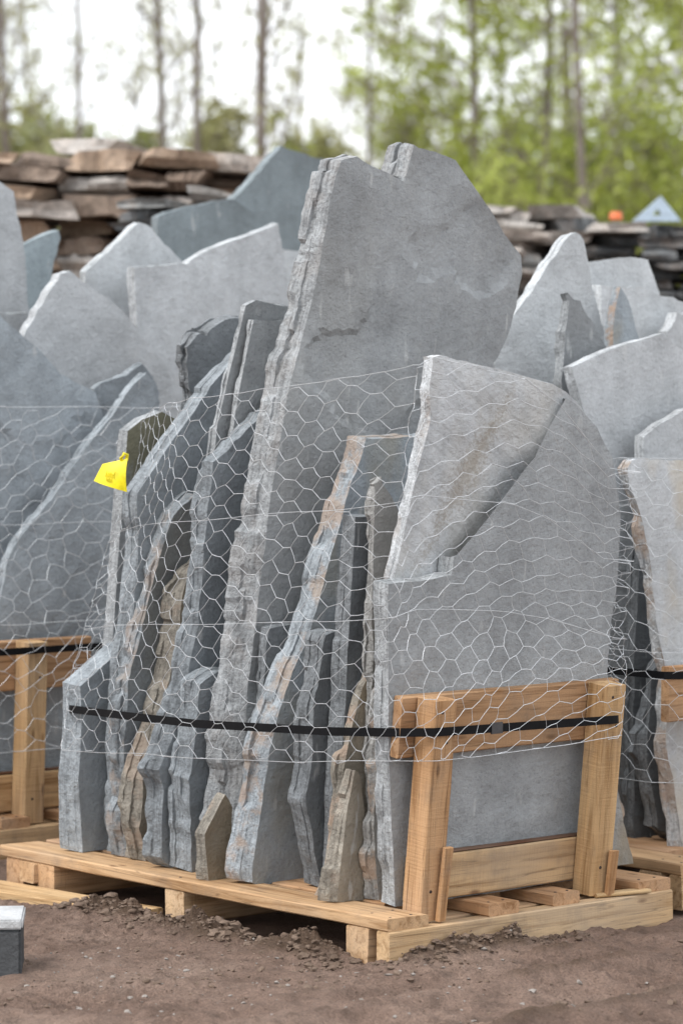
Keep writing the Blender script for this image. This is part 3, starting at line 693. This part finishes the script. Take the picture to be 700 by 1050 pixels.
st_ = strap('black band drawn round the slabs and frame of the front pallet', fn, L)
c_, d_ = fn(L*.745); n_ = d_.cross(Z).normalized(); vs = []
for (a, b_, e_) in [(a, b_, e_) for a in (-.022, .022) for b_ in (-.0165, .0165) for e_ in (-.0035, .0035)]: vs.append(c_+d_*a+Z*b_+n_*e_)
link('crimp_seal', mesh('crimp_seal', vs, [(0, 1, 3, 2), (4, 6, 7, 5), (0, 4, 5, 1), (2, 3, 7, 6), (0, 2, 6, 4), (1, 5, 7, 3)]), plain('dull_steel', (.1, .1, .105), .4, .8), parent=st_)
fn, L = strap_fn([(2.44, -.2, 0), (2.44, .80, 0), (2.6, .9, 0)], [.735, .735, .735], 3); strap('black band between the rails of the left pallet', fn, L)
fn, L = strap_fn([(1.4, 1.38, 0), (.17, 1.36, 0), (.14, 1.4, 0), (.14, 2.3, 0)], [.745, .745, .745, .745], 0); strap('black band round the pallet behind on the right', fn, L)

# yellow tag tied to the netting at the left corner
o = on_plane(131, 470, W(1.62, 0, 1.3), -V)
X = Vector((.93, -.35, 0)).normalized(); Yd = X.cross(Z)*-1
bm = bmesh.new()
out2 = [(-.115, -.075), (-.012, -.112), (.006, -.098), (.0, .0), (-.018, .012), (-.04, -.004), (-.082, -.012)]
nu = 9
def tagpt(s, t, d):
    # bilinear patch with a curl at the lower right corner
    a = Vector((-.088, -.018)).lerp(Vector((.0, .0)), s); b = Vector((-.115, -.072)).lerp(Vector((-.002, -.106)), s); q = b.lerp(a, t)
    k = .020*math.sin(s*2.6+.4)*(1-t)+.012*math.sin(t*3)*s
    return Vector((q.x, d-k, q.y))
vs, fs = [], []
for d in (0, .0016):
    for i in range(nu+1):
        for j in range(nu+1): vs.append(tagpt(i/nu, j/nu, d))
def fi(l, i, j): return l*(nu+1)**2+i*(nu+1)+j
for l in (0, 1):
    for i in range(nu):
        for j in range(nu):
            f = (fi(l, i, j), fi(l, i+1, j), fi(l, i+1, j+1), fi(l, i, j+1)); fs.append(f if l == 0 else f[::-1])
for i in range(nu):
    for (a, c) in (((i, 0), (i+1, 0)), ((i+1, nu), (i, nu)), ((0, i+1), (0, i)), ((nu, i), (nu, i+1))): fs.append((fi(0, *a), fi(1, *a), fi(1, *c), fi(0, *c)))
tg = link('plastic_tag', mesh('plastic_tag', vs, fs), M_TAG, frame(o, X, Yd, Z), sharp=60)
tag(tg, 'curled yellow plastic tag tied to the netting at the left corner', 'tag')
nub = tubes('tie', [([Vector((-.02, .004, -.012)), Vector((-.022, -.004, .0)), Vector((-.01, -.006, .016)), Vector((-.004, .004, .012)), Vector((-.008, .008, -.006))], .006)], 6)
link('tie', nub, M_TAG, frame(o, X, Yd, Z), parent=tg, sharp=60)
def ink(pts):
    return [tagpt(s, t, -.0012) for s, t in pts]
mk = [(ink([(.32+.013*i, .42+.22*math.sin(i*1.9)*(.6+.4*math.cos(i))) for i in range(26)]), .0012), (ink([(.42+.01*i, .24+.06*math.sin(i*2.1)) for i in range(18)]), .001)]
link('faded_writing', tubes('faded_writing', mk), M_INK, frame(o, X, Yd, Z), parent=tg)

# ------------------------------------------------------------------ stacks of flat stones behind
TONES = {'tan': (.43, .305, .21), 'brown': (.22, .155, .11), 'pale': (.5, .44, .39), 'grey': (.3, .3, .29), 'dark': (.085, .088, .09), 'cream': (.52, .48, .44), 'slate': (.16, .17, .175)}
def flat_stone(x0, y0, x1, y1, Y, tone, depth, label, group, seed, slope=0):
    a = at(x0, y1, Y); c = at(x1, y0, Y); rng = random.Random(seed); wd, ht = (c.x-a.x)*rng.uniform(.97, 1.08), (c.z-a.z)*rng.uniform(.8, .97)
    vs, fs = [], []; K = max(2, min(5, int(ht/.035))); off = seed*1.3; plan = []
    for (ax, ay, bx, by) in ((-1, -1, 1, -1), (1, -1, 1, 1), (1, 1, -1, 1), (-1, 1, -1, -1)):
        m_ = rng.randint(5, 9)
        for q in range(m_):
            t = (q+rng.uniform(-.25, .25)*(q > 0))/m_; plan.append(((ax+(bx-ax)*t)*wd/2, (ay+(by-ay)*t)*depth/2))
    cut = [rng.uniform(0, .16) for _ in plan]; n = len(plan); tp = rng.uniform(-.3, .3)*ht/wd; sl_ = rng.uniform(-.9, .9)*ht, rng.uniform(-.9, .9)*ht
    for k in range(K+1):
        t = k/K; ins = rng.uniform(-.03, .07)*depth
        for i, (x, y) in enumerate(plan):
            f = 1-cut[i]*.6; jit = .05*noise.noise(Vector((x*6, y*6, k*2.1+off))); L_ = math.hypot(x, y)
            g_ = f-(ins+jit)/L_*.9 if abs(y) > abs(depth/2)*.9 else f
            e_ = max(0, (abs(x)/(wd/2)-.72)/.28); xx = x*(1-cut[i]*.3)+e_*sl_[x > 0]*(t-.5)
            zz = ht*t+x*tp*t+(t-.35)*ht*.45*noise.noise(Vector((x*4.5, y*3, off)))-e_*(t-.4)*ht*.35*(.5+noise.noise(Vector((x, 3, off))))
            vs.append((xx, y*g_, max(0, zz)))
    for k in range(K):
        for i in range(n): fs.append((k*n+i, k*n+(i+1) % n, (k+1)*n+(i+1) % n, (k+1)*n+i))
    fs.append(tuple(range(n-1, -1, -1))); fs.append(tuple(K*n+i for i in range(n)))
    cc = TONES[tone]; q = rng.uniform(.85, 1.15)
    o = link('flat_stone', mesh('flat_stone', vs, fs), [M_EDGE], Matrix.Translation(((a.x+c.x)/2, Y+depth/2+rng.uniform(-.14, .14), a.z)) @ Matrix.Rotation(R(rng.uniform(-16, 16)), 4, 'Z') @ Matrix.Rotation(R(slope+rng.uniform(-1.6, 1.6)*(slope != 0)), 4, 'Y'), color=(cc[0]*q, cc[1]*q, cc[2]*q, .25), sharp=20)
    tag(o, label, 'flat stone', group); return o
ORD = 'first second third fourth fifth sixth seventh eighth ninth tenth eleventh twelfth thirteenth fourteenth fifteenth sixteenth seventeenth eighteenth nineteenth twentieth'.split()
def pile(x0, x1, top, ground, Y, thick, tones, where, group, seed, slope=0, depth=.9, jit=12):
    rng = random.Random(seed); y = top; i = 0
    while y < ground-1:
        h = rng.uniform(*thick) if y < 335 else 95
        y2 = min(ground, y+h)
        if ground-y2 < 14: y2 = ground
        tone = rng.choice(tones) if i else tones[0]
        if y2-y < 30 and x1-x0 > 60 and rng.random() < .45:
            xm = x0+(x1-x0)*rng.uniform(.35, .65); spans = [(x0-rng.uniform(-3, jit), xm-1.5), (xm+1.5, x1+rng.uniform(-4, jit))]
        else: spans = [(x0-rng.uniform(-6, jit), x1+rng.uniform(-6, jit))]
        for k, (a, c) in enumerate(spans):
            t2 = tone if k == 0 else rng.choice(tones)
            side = '' if len(spans) == 1 else (', left piece' if k == 0 else ', right piece')
            flat_stone(a, y+rng.uniform(0, 3)*(len(spans) > 1), c, y2+.8, Y, t2, depth, f'{t2} flat stone, {ORD[i]} down in {where}{side}', group, seed*37+i*3+k, slope)
        y = y2; i += 1
GS = 'flat stones stacked behind on the left'
pile(-46, 58, 152, 733, 15.6, (15, 30), ['tan', 'brown', 'tan', 'tan', 'pale', 'brown'], 'the leftmost brown pile', GS, 31, 2.5)
pile(66, 126, 136, 729, 15.8, (13, 27), ['cream', 'tan', 'brown', 'tan', 'brown'], 'the brown pile with the cream top', GS, 47, -1.5)
pile(136, 206, 150, 731, 15.7, (12, 25), ['tan', 'tan', 'brown', 'pale', 'brown'], 'the third brown pile from left', GS, 33, 3.5)
pile(214, 272, 160, 727, 15.9, (10, 20), ['pale', 'tan', 'brown', 'grey'], 'the brown pile nearest the tallest slab', GS, 34, 1.5)
GS2 = 'dark stones of the short pile'
pile(128, 186, 202, 757, 14.5, (8, 15), ['grey', 'slate', 'slate', 'grey'], 'the short slate pile, left half', GS2, 41, -2, .5, 8)
pile(192, 246, 194, 757, 14.5, (8, 15), ['grey', 'slate', 'grey', 'slate'], 'the short slate pile, right half', GS2, 42, 2.5, .5, 8)
GR = 'flat stones stacked behind on the right'
pile(498, 546, 208, 707, 17, (7, 14), ['cream', 'grey', 'pale', 'slate', 'cream'], 'the pale pile right of the tallest slab', GR, 51, 2, .9, 8)
pile(552, 602, 209, 707, 17.2, (7, 14), ['cream', 'pale', 'grey', 'slate', 'grey'], 'the second pile right of the tallest slab', GR, 52, -2, .9, 8)
pile(608, 656, 226.4, 707, 17, (7, 13), ['cream', 'dark', 'slate', 'dark', 'slate'], 'the dark pile under the orange cap', GR, 53, 0, .9, 7)
pile(662, 742, 226.6, 707, 17, (8, 15), ['dark', 'dark', 'slate'], 'the dark pile under the blue triangle', GR, 54, 0, .9, 7)
# blue triangle and orange can on the right stack
a = at(676, 206, 17.2); bL = at(646, 233, 17.2); bR = at(704, 233, 17.2)
bm = bmesh.new()
outer = [(-.15, 0), (.13, 0), (.012, .145)]; inner = [(-.035, .035), (.02, .035), (-.004, .07)]
vs = [(x, y, z) for y in (0, .05) for (x, z) in outer+inner]
fs = []
for k in range(3):
    j = (k+1) % 3; fs += [(k, j, 3+j, 3+k), (6+k, 9+k, 9+j, 6+j), (k, 6+k, 6+j, j), (3+k, 3+j, 9+j, 9+k)]
tr = link('triangle_bracket', mesh('triangle_bracket', vs, fs), plain('pale_blue_paint', (.42, .51, .6), .6), Matrix.Translation((at(675, 225, 17.2).x, 17.2, at(675, 226.6, 17.2).z)))
tag(tr, 'pale blue triangular bracket standing on the dark right stack', 'bracket')
bx = at(632, 225, 17.1)
bm = bmesh.new(); bmesh.ops.create_cone(bm, cap_ends=True, segments=20, radius1=.04, radius2=.034, depth=.046)
bmesh.ops.translate(bm, verts=bm.verts, vec=(0, 0, .023)); bmesh.ops.bevel(bm, geom=bm.edges[:], offset=.004, segments=1, affect='EDGES')
me = bpy.data.meshes.new('orange_cap'); bm.to_mesh(me); bm.free()
oc = link('orange_cap', me, plain('orange_plastic', (.62, .15, .045), .5), Matrix.Translation((bx.x, 17.15, at(632, 225.2, 17.15).z)), sharp=40)
tag(oc, 'small bright orange cap on the right stone stack', 'cap')

# ------------------------------------------------------------------ woodland
def bark(name, c1, c2):
    m, n, b = mat(name); tc = n.nodes.new('ShaderNodeTexCoord'); t = tex(n, mapped(n, tc.outputs['Object'], (14, 14, 3)), 1, 4)
    n.links.new(ramp(n, t, [(.3, c1), (.7, c2)]), b.inputs['Base Color']); b.inputs['Roughness'].default_value = .9; bump(n, b, t, .6, .02); return m
M_BARK = bark('brown_bark', (.11, .09, .075), (.24, .21, .185)); M_BIRCH = bark('pale_bark', (.25, .23, .21), (.5, .48, .45))
def leafm(name, a, c):
    m, n, b = mat(name); tc = n.nodes.new('ShaderNodeTexCoord'); t = tex(n, tc.outputs['Object'], 1.4, 3)
    col = ramp(n, t, [(.3, a), (.7, c)]); n.links.new(col, b.inputs['Base Color']); b.inputs['Roughness'].default_value = .6
    tr = n.nodes.new('ShaderNodeBsdfTranslucent'); n.links.new(col, tr.inputs[0]); mx = n.nodes.new('ShaderNodeMixShader'); mx.inputs[0].default_value = .45
    n.links.new(b.outputs[0], mx.inputs[1]); n.links.new(tr.outputs[0], mx.inputs[2]); n.links.new(mx.outputs[0], n.nodes['Material Output'].inputs[0]); return m
M_LEAF = leafm('spring_leaf', (.27, .33, .05), (.48, .54, .14)); M_OLIVE = leafm('olive_leaf', (.25, .27, .10), (.39, .41, .18)); M_BUD = leafm('bud_leaf', (.29, .28, .12), (.40, .40, .18))
def grow(rng, H, r0, n_limb, first, lens, twigs, leaf_n, leaf_s, wob=.25, up=.55):
    """returns trunk tube mesh and leaf mesh"""
    segs = []; leaves = []
    pts = []; x = y = 0
    for i in range(15):
        t = i/14; pts.append(Vector((x, y, H*t))); x += rng.gauss(0, wob*H/100); y += rng.gauss(0, wob*H/100)
    segs.append((pts, r0))
    tips = []
    for k in range(n_limb):
        t = first+(1-first)*((k+rng.random())/n_limb); f = t*14; i = min(13, int(f)); p = pts[i].lerp(pts[i+1], f-i)
        az = rng.uniform(0, 6.28); L = lens*(1.15-t)*rng.uniform(.6, 1.3); d = Vector((math.cos(az), math.sin(az), up*rng.uniform(.5, 1.8))).normalized()
        br = [p]; q = p.copy()
        for j in range(5):
            d = (d+Vector((rng.gauss(0, .16), rng.gauss(0, .16), rng.gauss(.05, .14)))).normalized(); q = q+d*L/5; br.append(q.copy())
        segs.append((br, r0*.2*(1.1-t)+.006))
        for m_ in range(twigs):
            f = rng.uniform(.6, 5); i = min(4, int(f)); p2 = br[i].lerp(br[i+1], min(1, f-i)); d2 = (d+Vector((rng.gauss(0, .7), rng.gauss(0, .7), rng.gauss(.1, .5)))).normalized(); l2 = L*rng.uniform(.18, .42)
            tw = [p2, p2+d2*l2*.5+Vector((rng.gauss(0, .04), rng.gauss(0, .04), .03)), p2+d2*l2]; segs.append((tw, .010))
            for _ in range(leaf_n):
                s = rng.random()**.6; c = tw[0].lerp(tw[2], s)+Vector((rng.gauss(0, .12), rng.gauss(0, .12), rng.gauss(0, .12))); leaves.append(c)
    vs, fs = [], []
    for (pp, r) in segs:
        n = len(pp); sides = 7 if r == r0 else 3; o = len(vs)
        for i, p in enumerate(pp):
            d = (pp[min(i+1, n-1)]-pp[max(i-1, 0)]).normalized(); a = d.cross(Vector((.9, .3, .1))).normalized(); b = d.cross(a); rr = r*(1-.75*i/(n-1))
            for k in range(sides): th = 6.283*k/sides; vs.append(p+(a*math.cos(th)+b*math.sin(th))*rr)
        for i in range(n-1):
            for k in range(sides): fs.append((o+i*sides+k, o+i*sides+(k+1) % sides, o+(i+1)*sides+(k+1) % sides, o+(i+1)*sides+k))
    lv, lf = [], []
    for c in leaves:
        a = Vector((rng.gauss(0, 1), rng.gauss(0, 1), rng.gauss(0, 1))).normalized(); b = a.orthogonal().normalized(); s = leaf_s*rng.uniform(.6, 1.4); o = len(lv)
        lv += [c-a*s, c+b*s*.55, c+a*s, c-b*s*.55]; lf.append((o, o+1, o+2, o+3))
    return mesh('trunk', vs, fs), mesh('crown', lv, lf)
rng = random.Random(77)
KIND = {
 'bare': [grow(rng, 15, .085, 30, .18, 2.4, 10, 5, .05, wob=.18) for _ in range(2)],
 'leafy': [grow(rng, 14, .07, 36, .14, 2.8, 13, 9, .062) for _ in range(3)],
 'mist': [grow(rng, 12, .06, 30, .15, 2.6, 11, 4, .055) for _ in range(2)],
 'bush': [grow(rng, 4.6, .03, 30, .03, 1.9, 12, 7, .07, up=1.1) for _ in range(3)],
}
def plant(kind, name, cat, px, Y, label, group, i, m_b, m_l, sc=1, wsc=1):
    tm, lm = KIND[kind][i % len(KIND[kind])]
    tm = tm if not len(tm.materials) or tm.materials[0] == m_b else tm.copy(); 
    if len(tm.materials) and tm.materials[0] != m_b: tm.materials.clear()
    lm = lm if not len(lm.materials) or lm.materials[0] == m_l else lm.copy()
    if len(lm.materials) and lm.materials[0] != m_l: lm.materials.clear()
    x = (px-350)/F*Y; e = empty(name, (x, Y, -.02)); tag(e, label, cat, group)
    rq = random.Random(i*7+3)
    M = Matrix.Translation((x, Y, -.02)) @ Matrix.Rotation(R(rq.gauss(0, 2.2)), 4, 'Y') @ Matrix.Rotation(i*2.4+px, 4, 'Z') @ Matrix.Diagonal((sc*wsc, sc*wsc, sc, 1))
    link('trunk' if kind != 'bush' else 'stems', tm, m_b, M, parent=e); link('crown' if kind != 'bush' else 'foliage', lm, m_l, M, parent=e)
trees = [(-8, 50, 'mist', 1.0), (22, 44, 'bare', 1.15), (60, 62, 'mist', 1.0), (92, 48, 'bare', 1.0), (135, 60, 'mist', 1.0), (172, 46, 'bare', 1.2), (208, 43, 'bare', 1.1), (262, 40, 'bare', 1.35),
 (300, 66, 'mist', 1.0), (338, 70, 'mist', .9), (385, 52, 'mist', 1.0), (412, 60, 'leafy', .9), (445, 64, 'mist', 1.0), (488, 42, 'leafy', 1.1), (515, 50, 'leafy', 1.0), (540, 44, 'leafy', 1.15), (572, 56, 'leafy', 1.0), (600, 48, 'bare', 1.1),
 (618, 40, 'leafy', 1.1), (655, 52, 'birch', 1.2), (676, 47, 'leafy', 1.0), (700, 43, 'leafy', 1.1), (735, 50, 'leafy', 1.1)]
DESC = {'bare': 'nearly bare dark-trunked tree', 'leafy': 'tree in fresh yellow-green leaf', 'mist': 'thin hazy budding tree', 'birch': 'pale-trunked birch'}
cnt = {}
for i, (px, Y, k, s) in enumerate(trees):
    cnt[k] = cnt.get(k, 0)+1
    d = {1: 'first', 2: 'second', 3: 'third', 4: 'fourth', 5: 'fifth', 6: 'sixth', 7: 'seventh', 8: 'eighth', 9: 'ninth', 10: 'tenth', 11: 'eleventh'}[cnt[k]]
    kk = 'bare' if k == 'birch' else k
    lab = f'{DESC[k]} at the wood edge' + ('' if k == 'birch' else f', {d} of its kind from left')
    plant(kk, 'tree', 'tree', px, Y, lab, 'trees at the wood edge', i, M_BIRCH if k == 'birch' else M_BARK, {'bare': M_BUD, 'mist': M_BUD, 'leafy': M_LEAF, 'birch': M_LEAF}[k], s, .8 if k == 'bare' else 1)
bush = [(10, 50, 1, 1.3), (62, 54, 1, 1.45), (110, 51, 1, 1.3), (160, 54, 1, 1.35), (205, 56, 1, 1.4), (245, 52, 0, 1.4), (300, 58, 1, 1.4), (350, 55, 0, 1.35), (405, 54, 1, 1.45), (455, 52, 2, 1.2), (500, 48, 2, 1.2), (545, 51, 2, 1.3), (590, 47, 2, 1.2), (632, 50, 2, 1.3), (672, 46, 2, 1.2), (712, 48, 2, 1.25)]
for i, (px, Y, k, s) in enumerate(bush):
    n_ = sum(1 for b_ in bush[:i+1] if b_[2] == k)
    d = ['', 'first', 'second', 'third', 'fourth', 'fifth', 'sixth', 'seventh', 'eighth'][n_]
    plant('bush', 'bush', 'bush', px, Y, f"{['budding brownish', 'olive green', 'bright green'][k]} bush below the trees, {d} of that colour from left", 'bushes below the trees', i, M_BARK, [M_BUD, M_OLIVE, M_LEAF][k], s, 1.1)
# far wood: a mass of thin stems and twigs
rng = random.Random(9); vs, fs, lv = [], [], []
for i in range(1500):
    Y = rng.uniform(75, 130); x = rng.uniform(-.135, .135)*Y; H = rng.uniform(6, 11)*(.75+.4*noise.noise(Vector((x*.1, 2, 2)))); r = rng.uniform(.03, .09)
    segs = [(Vector((x, Y, 0)), Vector((x+rng.gauss(0, .4), Y, H)), r)]
    for j in range(9):
        t = rng.uniform(.25, .95); p = segs[0][0].lerp(segs[0][1], t); segs.append((p, p+Vector((rng.gauss(0, 1.0), rng.gauss(0, .6), rng.uniform(.5, 1.8))), .03))
    for (a, c, r_) in segs:
        o = len(vs); q = Vector((r_, 0, 0)); q2 = Vector((0, r_, 0))
        vs += [a-q, a+q, a+q2, c-q*.4, c+q*.4, c+q2*.4]; fs += [(o, o+1, o+4, o+3), (o+1, o+2, o+5, o+4), (o+2, o, o+3, o+5)]
        for _ in range(5):
            cc = a.lerp(c, rng.random())+Vector((rng.gauss(0, .3), rng.gauss(0, .3), rng.gauss(0, .3))); lv.append(cc)
o = link('far_wood', mesh('far_wood', vs, fs), M_BARK); tag(o, 'distant mass of thin grey-brown stems and twigs', 'wood', kind='stuff')
v2, f2 = [], []
for c in lv:
    a = Vector((rng.gauss(0, 1), rng.gauss(0, 1), rng.gauss(0, 1))).normalized(); b = a.orthogonal().normalized(); s = rng.uniform(.07, .15); k = len(v2)
    v2 += [c-a*s, c+b*s*.6, c+a*s, c-b*s*.6]; f2.append((k, k+1, k+2, k+3))
fl_ = link('far_foliage', mesh('far_foliage', v2, f2), M_OLIVE, parent=o); fl_['kind'] = 'stuff'
